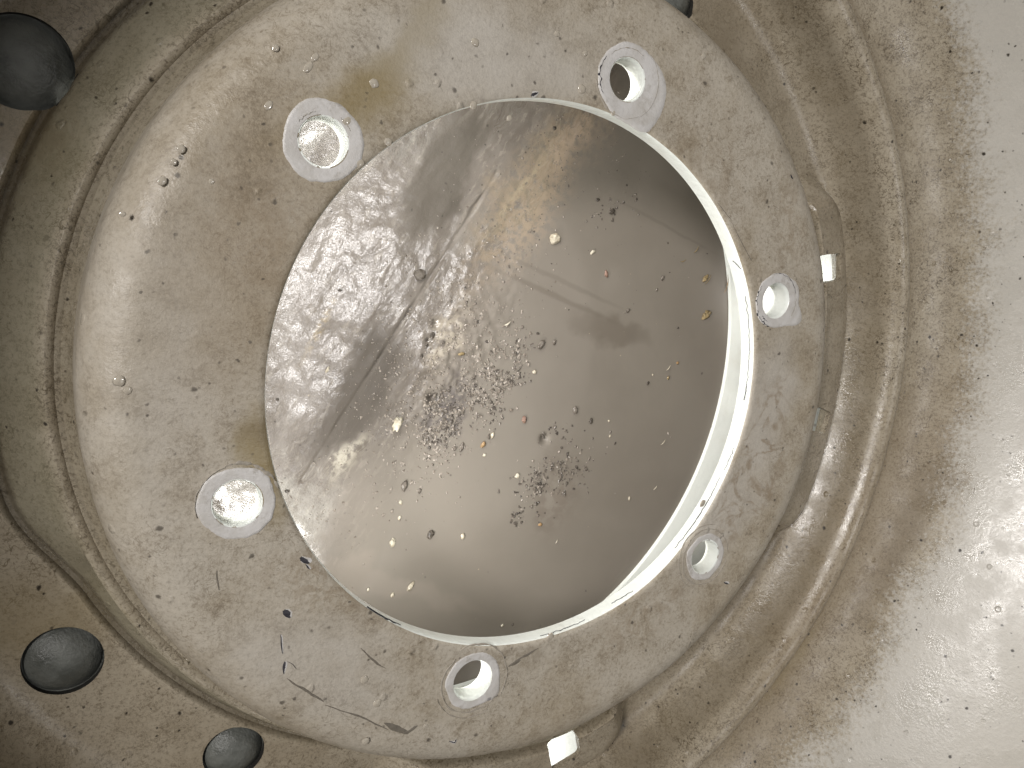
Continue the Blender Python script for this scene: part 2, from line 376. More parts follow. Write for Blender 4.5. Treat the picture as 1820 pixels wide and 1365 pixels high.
M_hole = chip_mat('gap_shade', (0.012, 0.011, 0.009), 0.7)  # hole walls coloured black to paint the shade round the plugs
M_unseen_wall = chip_mat('unseen_wall_dark', (0.05, 0.045, 0.035), 0.6)  # unseen upper wall, made dark to cut bounced light
def simple(name, c1, c2, rough, scale=40, spec=0.5, trans=0.0, ior=1.4, bs=0.4):
    k = NT(name); n = k.noise(scale, 5, 0.65)
    m = k.done(k.mix(k.ramp(n, 0.35, 0.65), c1, c2), rough, k.bump(n, bs, 0.0015), spec)
    k.b.inputs['Transmission Weight'].default_value = trans; k.b.inputs['IOR'].default_value = ior
    return m
M_drop = simple('water_film', (0.44, 0.40, 0.33), (0.38, 0.34, 0.28), 0.04, spec=0.9, bs=0.0)
M_gritd = simple('dark_wet_grit', (0.07, 0.06, 0.052), (0.19, 0.165, 0.14), 0.04, bs=0.6)
M_gritl = simple('pale_wet_grit', (0.36, 0.32, 0.28), (0.20, 0.17, 0.14), 0.03, bs=0.6)

# ------------------------------------------------------------------ surface underneath
ZM = -0.84
def mud():
    n = 420; ext = 1.56; cx, cy = 0, 0
    dirn = (at(880, 310, ZM) - at(540, 850, ZM)); ang = math.atan2(dirn.y, dirn.x); ca, sa = math.cos(ang), math.sin(ang)
    o0 = at(880, 560, ZM); s0, s1 = at(880, 312, ZM), at(540, 848, ZM)
    sl = (s1-s0).length; sd = (s1-s0)/sl
    pits = [(at(x, y, ZM), r, d) for x, y, r, d in [(770, 708, .02, .03), (775, 575, .014, .02), (762, 605, .012, .02), (968, 780, .02, .02)]]
    vs = []
    for j in range(n):
        for i in range(n):
            x = -ext + 2*ext*i/(n-1); y = -ext + 2*ext*j/(n-1)
            u = (x-o0.x)*ca + (y-o0.y)*sa; v = -(x-o0.x)*sa + (y-o0.y)*ca
            v2 = v + 0.15*noise.noise((x*1.5, y*1.5, 3))
            L = sstep(-0.1, 0.35, v2)
            z = 0.0
            if L > 0:
                z += L*(0.005*noise.fractal((u*1.6, v*5, 1.0), 1.0, 2.0, 4) + 0.0022*noise.fractal((x*12, y*12, 7), 1.0, 2.0, 3))
            # clotted patch left of the middle
            z += 0.010*noise.fractal((x*22, y*22, 2), 0.9, 2.0, 4)*math.exp(-((u+0.25)**2/0.10 + (v-0.03)**2/0.015))
            # long crack
            P = Vector((x, y, ZM)); t = (P-s0).dot(sd)
            if -0.02 < t < sl+0.02:
                d = (P - s0 - sd*t); dl = math.hypot(d.x, d.y) + 0.010*noise.noise((t*9, 0, 0))
                z -= 0.014*math.exp(-(dl/0.0052)**2)*(0.5+0.5*sstep(-.1, .3, noise.noise((t*5, 3, 0))))
            for c, r, dp in pits:
                q = ((x-c.x)**2+(y-c.y)**2)/(r*r)
                if q < 6: z -= dp*math.exp(-q)
            vs.append((x*S, y*S, (ZM+z)*S))
    fs = []
    for j in range(n-1):
        for i in range(n-1):
            a = j*n+i
            x, y = vs[a][0]/S, vs[a][1]/S
            if math.hypot(x, y) < 1.54: fs.append((a, a+1, a+n+1, a+n))
    me = bpy.data.meshes.new('mud'); me.from_pydata(vs, [], fs)
    bm = bmesh.new(); bm.from_mesh(me); bmesh.ops.delete(bm, geom=[v for v in bm.verts if not v.link_faces], context='VERTS'); bm.to_mesh(me); bm.free()
    for p in me.polygons: p.use_smooth = True
    o = link('mud', me, M_mud); tag(o, kind='structure'); return o
mud()
tray = link('tray', lathe([(1.50, -.90), (1.515, -.86), (1.53, -.825), (1.545, -.822), (1.62, -.81), (1.90, -.80), (2.5, -.74), (2.9, -.55), (3.0, -.52), (3.0, -.95), (1.50, -.95)], 256), M_white)
smooth(tray.data)
tag(tray, 'glossy clean white tray glimpsed beneath the hub around the muddy film', 'tray')

# ------------------------------------------------------------------ the hub casting
hub = empty('wheel_hub', (0, 0, -0.45))
tag(hub, 'grimy white painted round metal hub with a big centre hole and six bolt holes', 'wheel hub')
def child(name, me, mat):
    o = link(name, me, mat, hub); o.matrix_parent_inverse = Matrix.Translation((0, 0, 0.45*S)); return o
RB = 0.8795
fill = [(1.20 + 0.135*math.sin(t), -0.135 + 0.135*math.cos(t)) for t in [PI/2*i/12 for i in range(13)]]
prof = [(RB+.004, -.07), (RB+.002, -.045), (RB+.001, -.015), (RB+.004, -.006), (RB+.012, -.001), (RB+.024, 0)] \
     + [(lerp(.915, 1.19, i/10), 0) for i in range(11)] + fill \
     + [(1.340, -.20), (1.345, -.27)] \
     + [(1.30, -.27), (1.285, -.16), (1.25, -.10), (1.20, -.07), (1.05, -.07), (.95, -.07)]
def fl_z(r, a, z):
    if z < -0.05 and r < 1.3: return 0
    return 0.006*noise.noise((r*math.cos(a)*2.2, r*math.sin(a)*2.2, 0.3)) + 0.0016*noise.noise((r*math.cos(a)*9, r*math.sin(a)*9, 5))
fl = child('hub_flange', lathe(prof, 480, fl_z), M_flange)
PHASE = 1.4089
bolts = [PHASE - i*PI/3 for i in range(6)]
RH = [.062, .060, .062, .064, .062, .062]
def revolve_at(pos, profile, n=64):
    vs = []; fs = []; m = len(profile)
    for i in range(n):
        a = 2*PI*i/n
        for r, z in profile: vs.append(((pos[0]+r*math.cos(a))*S, (pos[1]+r*math.sin(a))*S, (z+(pos[2] if len(pos) > 2 else 0))*S))
    for i in range(n):
        j = (i+1) % n
        for k in range(m-1): fs.append((i*m+k, j*m+k, j*m+k+1, i*m+k+1))
    fs.append(tuple(i*m for i in range(n))[::-1]); fs.append(tuple(i*m+m-1 for i in range(n)))
    me = bpy.data.meshes.new('rev'); me.from_pydata(vs, [], fs)
    bm = bmesh.new(); bm.from_mesh(me); bmesh.ops.recalc_face_normals(bm, faces=bm.faces); bm.to_mesh(me); bm.free(); return me
cs = []
for a, rh in zip(bolts, RH):
    c = link('c', revolve_at((math.cos(a), math.sin(a)), [(rh, -.3), (rh, -.010), (rh+.003, -.003), (rh+.009, .004), (rh+.02, .02)]))
    cs.append(c)
cut(fl, cs)
fl.data.materials.append(M_white)
for p in fl.data.polygons:
    c = p.center/S; r = math.hypot(c.x, c.y)
    nb = any(math.hypot(c.x-math.cos(a), c.y-math.sin(a)) < rh+.0095 for a, rh in zip(bolts, RH))
    if nb or (r < .9 and p.normal.z < .75) or (c.z < -0.03 and r < 1.14) or (r < 1.30 and c.z < -0.055 and p.normal.z < 0.2 and r < 1.29): p.material_index = 1
smooth(fl.data, 40)

# seats: clean worn ring round each bolt hole
def seat(pos, r0, rout, ecc, seed, label=None):
    n = 120; vs = []; fs = []
    rs = [0, .25, .5, .75, .93, 1.0]
    for i in range(n):
        a = 2*PI*i/n; ro = rout*(1 + 0.07*noise.noise((math.cos(a)*2, math.sin(a)*2, seed)) + 0.02*noise.noise((math.cos(a)*9, math.sin(a)*9, seed)))
        for e, ea, wd in ecc:
            dd = abs((a-ea+PI) % (2*PI)-PI); ro += e*math.exp(-(dd/wd)**2)
        for k, t in enumerate(rs):
            r = lerp(r0, ro, t); x = pos[0]+r*math.cos(a); y = pos[1]+r*math.sin(a)
            z = fl_z(math.hypot(x, y), math.atan2(y, x), 0) + (0.0022 if 0 < k < 5 else 0.0012 if k == 0 else -0.0015)
            vs.append((x*S, y*S, z*S))
    m = len(rs)
    for i in range(n):
        j = (i+1) % n
        for k in range(m-1): fs.append((i*m+k, i*m+k+1, j*m+k+1, j*m+k))
    me = bpy.data.meshes.new('bolt_seat'); me.from_pydata(vs, [], fs)
    for p in me.polygons: p.use_smooth = True
    o = child('bolt_seat', me, M_seat)
    if label: o['label'] = label
    return o
ecc = [[(.05, -.3, .9), (.03, -1.0, .5)], [(.06, -.45, .35), (.02, .5, .5)], [(0.0, 0, 1)], [(.02, -.6, .4)], [(0, 0, 1)], [(0.006, 2, 1)]]
routs = [.112, .102, .092, .098, .104, .108]
for i, a in enumerate(bolts):
    seat((math.cos(a), math.sin(a)), RH[i]+.007, routs[i], ecc[i], i*3.1)

# thin raised marks that lie on the flange: scratches, chips
def ribbon(name, pts, wid, mat, z=0.003, closed=False, seed=0, thick=0.002, zf=None, jit=0.35):
    """irregular thin sliver along a path, given in working units"""
    P = [Vector(p) for p in pts]
    dense = []
    for i in range(len(P)-1):
        seg = max(2, int((P[i+1]-P[i]).length/0.008))
        for k in range(seg): dense.append(P[i].lerp(P[i+1], k/seg))
    dense.append(P[-1]); n = len(dense)
    vs = []; fs = []
    for i, p in enumerate(dense):
        t = (dense[min(i+1, n-1)] - dense[max(i-1, 0)]); t.z = 0; t.normalize(); nn = Vector((-t.y, t.x, 0))
        e = math.sin(PI*min(1, max(0.0, (i+.15)/(n-.7))))**0.5
        jw = wid*0.5*e*(1+jit*2*noise.noise((i*0.23, seed, 1.7)))
        off = nn*wid*0.8*noise.noise((i*0.15, seed+5, 0))
        p = p + off
        base = zf(p) if zf else fl_z(math.hypot(p.x, p.y), math.atan2(p.y, p.x), 0)
        for sgn, dz in ((-1, -0.001), (0, thick), (1, -0.001)):
            q = p + nn*(sgn*jw*(1+.5*noise.noise((i*.4, seed+sgn*9, 3)))); vs.append((q.x*S, q.y*S, (base+z*0+dz+0.0006)*S))
    for i in range(n-1):
        for k in (0, 1): fs.append((i*3+k, i*3+k+1, i*3+k+4, i*3+k+3))
    me = bpy.data.meshes.new(name); me.from_pydata(vs, [], fs)
    for p in me.polygons: p.use_smooth = True
    return child(name, me, mat)
def px(pts, z=0): return [tuple(at(x, y, z)) for x, y in pts]
CH = [  # black chips and scratches
    ([(534, 990), (545, 1004)], .022), ([(543, 1003), (549, 1012)], .007), ([(503, 1086), (514, 1099)], .024),
    ([(499, 1128), (502, 1162)], .006), ([(506, 1176), (505, 1198)], .010), ([(511, 1176), (521, 1181), (527, 1189)], .003),
    ([(1287, 1036), (1294, 1041)], .014), ([(944, 171), (956, 165)], .010),
    ([(798, 1316), (808, 1319), (811, 1314)], .008), ([(1405, 310), (1409, 318)], .004), ([(480, 862), (482, 872)], .008)]
for i, (p, wd) in enumerate(CH):
    if .006 <= wd: ribbon('bare_edge', px([(a+1, b) for a, b in p]), wd*1.12+.003, M_seat, seed=i*7.3, thick=0.0008)
for i, (p, wd) in enumerate(CH): ribbon('paint_chip', px(p), wd, M_chip, seed=i*7.3)
SC = [([(510, 1206), (540, 1225), (575, 1248)], .009), ([(578, 1252), (640, 1275), (690, 1297)], .006), ([(684, 1283), (700, 1292), (725, 1300), (742, 1290)], .020),
      ([(903, 1184), (930, 1168), (957, 1153)], .009), ([(903, 1184), (925, 1172)], .014), ([(640, 1152), (670, 1180), (685, 1188)], .006),
      ([(1300, 395), (1322, 440), (1335, 463)], .004), ([(1275, 360), (1300, 392)], .003),
      ([(385, 1015), (388, 1050)], .006), ([(1121, 370), (1125, 374)], .004)]
for i, (p, wd) in enumerate(SC): ribbon('scratch', px(p), wd, M_scuff, seed=i*3.7+50)
# worn circular lines round the bolt seats
RG = [(0, 150, 215, .104, M_chip, .009), (0, 60, 140, .094, M_ring, .005), (0, 190, 300, .118, M_ring, .005), (0, -60, 50, .120, M_ring, .004),
      (1, 20, 110, .100, M_chip, .005), (1, 150, 195, .096, M_chip, .006), (1, 205, 262, .098, M_chip, .009), (1, -30, 10, .100, M_ring, .004), (1, 225, 250, .085, M_chip, .006),
      (2, 10, 350, .110, M_ring, .005), (2, 60, 250, .128, M_ring, .003), (3, 130, 330, .112, M_ring, .006), (3, -30, 120, .126, M_ring, .006), (3, 200, 300, .130, M_ring, .003),
      (4, 20, 110, .112, M_ring, .010), (4, 110, 200, .108, M_ring, .004), (5, 110, 150, .078, M_ring, .005), (5, 30, 60, .080, M_ring, .005)]
for i, (b, d0, d1, r, mt, wd) in enumerate(RG):
    a = bolts[b]; c = (math.cos(a), math.sin(a)); n = 24
    pts = [(c[0]+r*(1+.03*noise.noise((k*.3, i, 0)))*math.cos(math.radians(lerp(d0, d1, k/n))), c[1]+r*math.sin(math.radians(lerp(d0, d1, k/n))), 0) for k in range(n+1)]
    ribbon('worn_ring_line', pts, wd, mt, seed=i*11, thick=0.0032, jit=0.8)

# cracks in the paint of the bore
def bore_crack(d0, d1, z0, z1, seed, th=0.0022):
    n = int(abs(d1-d0)*1.6)+4; vs = []; fs = []
    for i in range(n+1):
        t = i/n; a = math.radians(lerp(d0, d1, t)); z = lerp(z0, z1, t) + 0.006*noise.noise((i*.45, seed, 0))
        e = th*math.sin(PI*min(1, (i+.2)/(n+.4)))*(1+.7*noise.noise((i*.6, seed+3, 1)))
        for dz, rr in ((-e, RB+.003), (0, RB-.0012), (e, RB+.003)): vs.append((rr*math.cos(a)*S, rr*math.sin(a)*S, (z+dz)*S))
    for i in range(n):
        for k in (0, 1): fs.append((i*3+k, i*3+k+1, i*3+k+4, i*3+k+3))
    me = bpy.data.meshes.new('paint_crack'); me.from_pydata(vs, [], fs)
    for p in me.polygons: p.use_smooth = True
    child('paint_crack', me, M_chip)
bore_crack(-43, -22, -.030, -.028, 1, .0042); bore_crack(-20, -14, -.022, -.016, 2); bore_crack(-64, -58, -.03, -.02, 4); bore_crack(-2, 24, -.026, -.020, 5, .0012)
bore_crack(-2, 2, -.028, -.024, 6, .0035); bore_crack(-128, -119, -.006, -.012, 7, .004); bore_crack(-84, -72, -.02, -.02, 8, .002); bore_crack(31, 33, -.01, -.04, 9, .004)

# outer pan
top = [(1.300, -.262), (1.345, -.272), (1.358, -.305), (1.376, -.324), (1.392, -.322), (1.402, -.310), (1.414, -.306), (1.428, -.314), (1.47, -.352), (1.540, -.412), (1.556, -.436), (1.562, -.466), (1.572, -.478), (1.584, -.472), (1.592, -.455), (1.60, -.450)]
mid_ = catmull([(1.62, -.458), (1.80, -.475), (1.88, -.43), (1.935, -.345), (1.965, -.265), (2.005, -.225), (2.045, -.222), (2.085, -.255), (2.115, -.305), (2.2, -.315), (2.34, -.27), (2.48, -.16), (2.64, .02), (2.78, .26), (2.88, .60), (2.93, 1.1), (2.97, 1.55)], 5)
topp = top + mid_
bot = [(r + (0.0 if r < 2.3 else .05), z-(.028 if r < 2.3 else .05)) for r, z in reversed(topp)]
bosses = [(math.radians(-27), math.radians(33)), (math.radians(-100), math.radians(-60)), (math.radians(150), math.radians(172))]
def pan_z(r, a, z):
    d = 0.0
    if 1.42 < r < 2.0:
        for a0, a1 in bosses[:2]:
            am = (a0+a1)/2; hw = (a1-a0)/2
            da = abs((a-am+PI) % (2*PI)-PI)
            # rounded corners
            u = (da-hw+0.14)/0.14; v = (r-1.70)/0.14
            q = math.hypot(max(0, u), max(0, v))
            d = max(d, 0.15*(1-sstep(0.35, 1.15, q))*sstep(1.44, 1.60, r)+0.0)
    d += 0.005*noise.noise((r*math.cos(a)*1.6, r*math.sin(a)*1.6, 8)) * sstep(1.4, 1.7, r)
    return d
def pan_r(r, a):
    d = (math.degrees(a)+180) % 360 - 180
    return -0.075*sstep(-163, -149, d)*(1-sstep(-95, -70, d))*sstep(1.42, 1.50, r)*(1-sstep(1.60, 1.78, r))
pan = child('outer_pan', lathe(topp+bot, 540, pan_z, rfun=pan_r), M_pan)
def pan_height(p):
    r = math.hypot(p[0], p[1]); a = math.atan2(p[1], p[0])
    for (r0, z0), (r1, z1) in zip(topp, topp[1:]):
        if r0 <= r <= r1: z = lerp(z0, z1, (r-r0)/(r1-r0)); return z + pan_z(r, a, z)
    return -.45
def on_pan(x, y):
    z = -.4
    for _ in range(25): z = lerp(z, pan_height(at(x, y, z)), .5)
    return at(x, y, z)
domes = [(on_pan(38, 110), .124), (on_pan(112, 1176), .110), (on_pan(416, 1340), .098), (on_pan(1196, -5), .105), (on_pan(1340, 236), .095)]
cs = []
for p, r in domes:
    cs.append(link('c', revolve_at((p.x, p.y), [(r+.004, -.8), (r+.004, -.2)])))
def box_cut(p, wx, wy, rot, rad=.018):
    bm = bmesh.new(); pts = []
    for sx, sy, a0 in ((1, 1, 0), (-1, 1, PI/2), (-1, -1, PI), (1, -1, 1.5*PI)):
        for k in range(5):
            t = a0+PI/2*k/4; x = sx*(wx/2-rad)+rad*math.cos(t); y = sy*(wy/2-rad)+rad*math.sin(t)
            pts.append((p.x+x*math.cos(rot)-y*math.sin(rot), p.y+x*math.sin(rot)+y*math.cos(rot)))
    lo = [bm.verts.new((x*S, y*S, -.8*S)) for x, y in pts]; hi = [bm.verts.new((x*S, y*S, .1*S)) for x, y in pts]
    bm.faces.new(lo[::-1]); bm.faces.new(hi); n = len(pts)
    for i in range(n): bm.faces.new((lo[i], lo[(i+1) % n], hi[(i+1) % n], hi[i]))
    me = bpy.data.meshes.new('c'); bm.to_mesh(me); bm.free(); return link('c', me)
slots = [(1477, 476, 0.15, .12), (1459, 748, 0.12, .11), (1004, 1336, .13, .14)]
for x, y, wx, wy in slots:
    p = on_pan(x, y); cs.append(box_cut(p, wx, wy, math.atan2(p.y, p.x) - (0.15 if x > 1300 else -.10)))
cut(pan, cs)
pan.data.materials.append(M_hole); pan.data.materials.append(M_unseen_wall)
for q in pan.data.polygons:
    c = q.center/S
    if any(math.hypot(c.x-p.x, c.y-p.y) < r+.012 for p, r in domes) and abs(q.normal.z) < .3: q.material_index = 1
    if c.z > .75: q.material_index = 2  # out of view, darkened to lessen light bouncing back
smooth(pan.data, 35)

for i, (p, r) in enumerate(domes):
    h = 0.052; z0 = pan_height(p) - .032; r = r + .002
    prof_d = [(0.0001, h)] + [(r*k/14, h*(1-(k/14)**2.6)) for k in range(1, 14)] + [(r-.001, 0.0), (r+.003, .0), (r+.04, .0), (r+.04, -.03), (0.0001, -.06)]
    me = revolve_at((p.x, p.y, z0), prof_d, 72); 
    o = child('domed_plug', me, M_plug); smooth(me, 50)

# ------------------------------------------------------------------ loose bits on the mud
def mud_pt(x, y, dz=0): p = at(x, y, ZM); return Vector((p.x, p.y, ZM+dz))
def pebble(r, sx, sy, sz, seed, sub=2, amp=.35, pit=False):
    bm = bmesh.new(); bmesh.ops.create_icosphere(bm, subdivisions=sub, radius=1)
    for v in bm.verts:
        c = v.co.copy(); k = 1 + amp*noise.noise(c*1.3+Vector((seed, 0, 0))) + amp*.5*noise.noise(c*3+Vector((0, seed, 0)))
        if pit and c.z > .5 and math.hypot(c.x-.1, c.y+.1) < .35: k *= .55
        v.co = Vector((c.x*k*sx*r*S, c.y*k*sy*r*S, c.z*k*sz*r*S))
    me = bpy.data.meshes.new('stone'); bm.to_mesh(me); bm.free()
    for p in me.polygons: p.use_smooth = True
    return me
MC = {
 'white': simple('pale_flake', (0.62, 0.58, 0.48), (0.40, 0.35, 0.26), .25, 30),
 'dark': simple('dark_stone', (0.05, 0.042, 0.035), (0.14, 0.12, 0.10), .2, 40),
 'amber': simple('amber_grain', (0.38, 0.25, 0.13), (0.22, 0.15, 0.08), .15, 40),
 'gold': simple('straw_coloured_flake', (0.34, 0.26, 0.14), (0.16, 0.12, 0.06), .18, 50),
 'red': simple('reddish_grain', (0.30, 0.19, 0.15), (0.18, 0.12, 0.09), .15, 40),
 'cream': simple('cream_grain', (0.55, 0.50, 0.40), (0.38, 0.33, 0.25), .15, 40),
 'grey': simple('grey_wet_grain', (0.20, 0.175, 0.15), (0.10, 0.085, 0.07), .10, 40)}
# (px, py, radius units, sx, sy, rot, kind, label, category)
PB = [
 (707, 752, .042, 1.0, .55, 1.1, 'white', 'pale elongated flake lying on the wet mud left of centre', 'flake'),
 (986, 424, .040, 1.0, .85, .4, 'cream', 'largest square cream pebble with a small pit, near the yellow streak', 'pebble'),
 (747, 488, .036, 1.0, .9, .2, 'grey', 'round brown grey pebble beside the bright glare', 'pebble'),
 (1255, 560, .034, 1.0, .8, .4, 'gold', 'crumpled gold flake nearest the white bore wall', 'flake'),
 (1253, 495, .026, 1.1, .7, .7, 'gold', 'small golden flake just above the crumpled gold flake', 'flake'),
 (1077, 487, .020, .8, 1.2, .2, 'red', 'reddish speck in the middle of the upper right film', 'grain'),
 (1177, 494, .016, .8, 1.2, -.3, 'grey', 'grey grain between the reddish speck and the golden flake', 'grain'),
 (1053, 448, .014, 1.2, .8, .5, 'white', 'small white grain right of the square cream pebble', 'grain'),
 (961, 612, .028, .7, 1.2, -.6, 'grey', 'curled wet grey bit at the upper right end of the grit', 'grain'),
 (985, 608, .016, .8, 1.1, -.4, 'grey', 'tiny grey bit right of the curled wet one', 'grain'),
 (931, 745, .022, .7, 1.1, .1, 'red', 'reddish wet grain below the glittering grit patch', 'grain'),
 (858, 790, .020, .7, 1.2, -.4, 'amber', 'amber orange grain on the smooth mud', 'grain'),
 (875, 773, .018, .7, 1.2, -.3, 'cream', 'cream grain just above the amber orange one', 'grain'),
 (820, 795, .022, .6, 1.3, -.3, 'grey', 'oval wet bead left of the amber grain', 'grain'),
 (861, 809, .010, 1, 1, 0, 'white', 'tiny white dot below the amber grain', 'grain'),
 (1022, 729, .024, .7, 1.2, .1, 'grey', 'oval grey bead at the upper right of the dark clump', 'grain'),
 (1050, 748, .020, .8, 1.0, .1, 'dark', 'dark bead furthest right of the clump', 'grain'),
 (1082, 748, .010, 1, .9, 0, 'cream', 'tiny cream dot right of the dark bead', 'grain'),
 (765, 950, .026, .8, 1.1, -.3, 'dark', 'dark brown wet pebble on the lower film', 'pebble'),
 (822, 953, .018, .8, 1.2, 0, 'cream', 'cream bead right of the dark brown wet pebble', 'grain'),
 (697, 964, .022, .7, 1.2, -.1, 'white', 'white wet bead left of the dark brown wet pebble', 'grain'),
 (729, 1042, .026, .6, 1.3, -.5, 'cream', 'long pale bead near the lower left edge', 'grain'),
 (697, 1057, .014, .9, 1.2, -.3, 'cream', 'small pale bead beside the long one at the lower edge', 'grain'),
 (654, 1048, .010, .8, 1.3, -.2, 'white', 'tiny white bead closest to the lower left edge', 'grain'),
 (893, 1111, .011, 1, 1, 0, 'white', 'lowest white dot, left one of a pair', 'grain'),
 (911, 1110, .010, 1, 1, 0, 'grey', 'lowest grey dot, right one of a pair', 'grain'),
 (960, 932, .014, 1, 1, 0, 'amber', 'orange dot under the dark clump', 'grain'),
 (718, 863, .026, .7, 1.2, -.1, 'grey', 'oval wet grain below the pale elongated flake', 'grain'),
 (745, 872, .016, .8, 1.1, -.1, 'grey', 'grey bead right of the oval wet grain', 'grain'),
 (712, 893, .012, .9, 1.1, 0, 'white', 'white bead under the oval wet grain', 'grain'),
 (710, 920, .012, .8, 1.2, -.2, 'white', 'white bead halfway down to the white wet bead', 'grain'),
 (950, 661, .015, 1, 1, 0, 'cream', 'round cream bead right of the glittering grit', 'grain'),
 (920, 845, .017, 1, 1, 0, 'white', 'round white bead left of the dark clump', 'grain'),
 (1204, 645, .012, 1, 1, 0, 'amber', 'orange bead on the right side film', 'grain'),
 (1187, 672, .013, .8, 1.1, -.3, 'gold', 'small gold bead below the orange bead', 'grain'),
 (1160, 666, .009, 1, 1, 0, 'cream', 'tiny cream dot left of the small gold bead', 'grain'),
 (1151, 681, .014, .8, 1.1, -.5, 'dark', 'black seed left of the small gold bead', 'grain'),
 (1084, 775, .010, .9, 1, 0, 'cream', 'pale speck below the tiny cream dot', 'grain'),
 (1085, 768, .010, .8, 1, 0, 'grey', 'grey speck touching the pale speck', 'grain'),
 (1087, 376, .024, 1.1, .6, .6, 'dark', 'glossy dark crumb in the upper right, above the faint reflection lines', 'grain'),
 (1062, 355, .014, 1.1, .8, .3, 'dark', 'smaller glossy dark crumb up left of the bigger one', 'grain'),
 (1118, 886, .013, .7, 1.2, 0, 'cream', 'lone pale bead in the lower right film', 'grain'),
 (1116, 552, .014, .7, 1.2, -.5, 'grey', 'grey sliver right of the faint dark square patch', 'grain'),
 (1167, 515, .010, .8, 1.1, -.2, 'grey', 'grey dot below the grey grain', 'grain'),
 (1205, 583, .009, 1, 1, 0, 'dark', 'lone dark dot near the right edge of the film', 'grain'),
 (1093, 788, .010, .7, 1.1, -.5, 'dark', 'dark fleck beneath the pale speck', 'grain'),
 (985, 228, .012, 1, 1, 0, 'dark', 'small dark grain near the top of the opening', 'grain'),
 (820, 629, .016, 1.3, .7, .1, 'gold', 'brownish gold chip in the glittering swath', 'grain'),
 (768, 596, .018, .8, 1.2, -.4, 'dark', 'upper black speck beside the pale dried patch', 'grain'),
 (758, 615, .014, .8, 1.2, -.5, 'dark', 'lower black speck beside the pale dried patch', 'grain'),
 (749, 633, .011, .9, 1.1, -.3, 'dark', 'smallest black speck beside the pale dried patch', 'grain'),
 (510, 873, .012, 1.1, .8, 0, 'dark', 'black dot at the far left edge of the opening', 'grain'),
 (604, 516, .010, 1.1, .8, 0, 'dark', 'black dot in the glare patch', 'grain'),
 (493, 710, .009, 1, 1, 0, 'dark', 'black dot at the left edge, above the others', 'grain'),
 (582, 657, .014, .6, 1.5, -.5, 'cream', 'pale sliver on the shaded left mud', 'flake'),
]
def put(name, me, mat, p, rot, label, cat, group=None):
    o = link(name, me, mat); o.location = p*S; o.rotation_euler = (0, 0, rot); tag(o, label, cat, group); return o
dirn = (at(880, 310, ZM) - at(540, 850, ZM)); ANG = math.atan2(dirn.y, dirn.x)
o0m = at(880, 560, ZM)
def mud_h(x, y):
    ca, sa = math.cos(ANG), math.sin(ANG)
    u = (x-o0m.x)*ca + (y-o0m.y)*sa; v = -(x-o0m.x)*sa + (y-o0m.y)*ca
    v2 = v + 0.15*noise.noise((x*1.5, y*1.5, 3)); L = sstep(-0.1, 0.35, v2); z = 0
    if L > 0:
        z += L*(0.005*noise.fractal((u*1.6, v*5, 1.0), 1.0, 2.0, 4) + 0.0022*noise.fractal((x*12, y*12, 7), 1.0, 2.0, 3))
    z += 0.010*noise.fractal((x*22, y*22, 2), 0.9, 2.0, 4)*math.exp(-((u+0.25)**2/0.10 + (v-0.03)**2/0.015))
    return z
for i, (x, y, r, sx, sy, rot, kd, lab, cat) in enumerate(PB):
    p = at(x, y, ZM); p.z = ZM + mud_h(p.x, p.y) + r*.15
    me = pebble(r*.68, sx, sy, .42, i*3.3, 3 if r > .02 else 2, .75 if kd in ('white', 'gold') else .4, pit=(i == 1))
    name = {'flake': 'flake', 'pebble': 'pebble', 'grain': 'grain'}[cat]
    put(name, me, MC[kd], p, rot, lab, cat, 'loose bits on the wet mud')
# thin pale fibres
def fibre(x0, y0, x1, y1, r, mat, lab):
    a, b = at(x0, y0, ZM), at(x1, y1, ZM); a.z = ZM+mud_h(a.x, a.y)+.006; b.z = ZM+mud_h(b.x, b.y)+.006
    n = 8; vs = []; fs = []; d = (b-a).normalized(); s1 = d.cross(Vector((0, 0, 1))); s2 = s1.cross(d)
    for i in range(n+1):
        t = i/n; c = a.lerp(b, t) + s1*0.12*(b-a).length*math.sin(PI*t) - a
        for k in range(6):
            q = c + (s1*math.cos(k*PI/3) + s2*math.sin(k*PI/3))*r*(0.5+math.sin(PI*min(1, t+.05)))*.7
            vs.append(tuple(q*S))
    for i in range(n):
        for k in range(6): fs.append((i*6+k, i*6+(k+1) % 6, (i+1)*6+(k+1) % 6, (i+1)*6+k))
    me = bpy.data.meshes.new('fibre'); me.from_pydata(vs, [], fs)
    for p in me.polygons: p.use_smooth = True
    put('fibre', me, mat, a, 0, lab, 'fibre', 'thin fibres on the mud')
for f in [(895, 578, 906, 571, .004, 'white', 'short bright white fibre above the grit swath'),
          (1232, 449, 1240, 438, .0025, 'gold', 'thin straw near the white wall, above the golden flakes'),
          (1208, 465, 1218, 461, .002, 'gold', 'short pale straw left of the thin straw'),
          (1286, 520, 1292, 488, .002, 'amber', 'long brown hair leaning on the white wall'),
          (1183, 658, 1190, 649, .0025, 'cream', 'fine cream fibre beside the orange bead'),
          (1173, 790, 1181, 781, .0025, 'cream', 'lone fine fibre at mid right'),
          (1160, 870, 1166, 863, .0025, 'cream', 'curved fibre in the lower right film'),
          (1251, 505, 1262, 488, .002, 'gold', 'hair thin strand across the small golden flake'),
          (986, 965, 990, 958, .002, 'cream', 'tiny pale fibre right of the dark brown wet pebble')]:
    fibre(*f[:5], MC[f[5]], f[6])

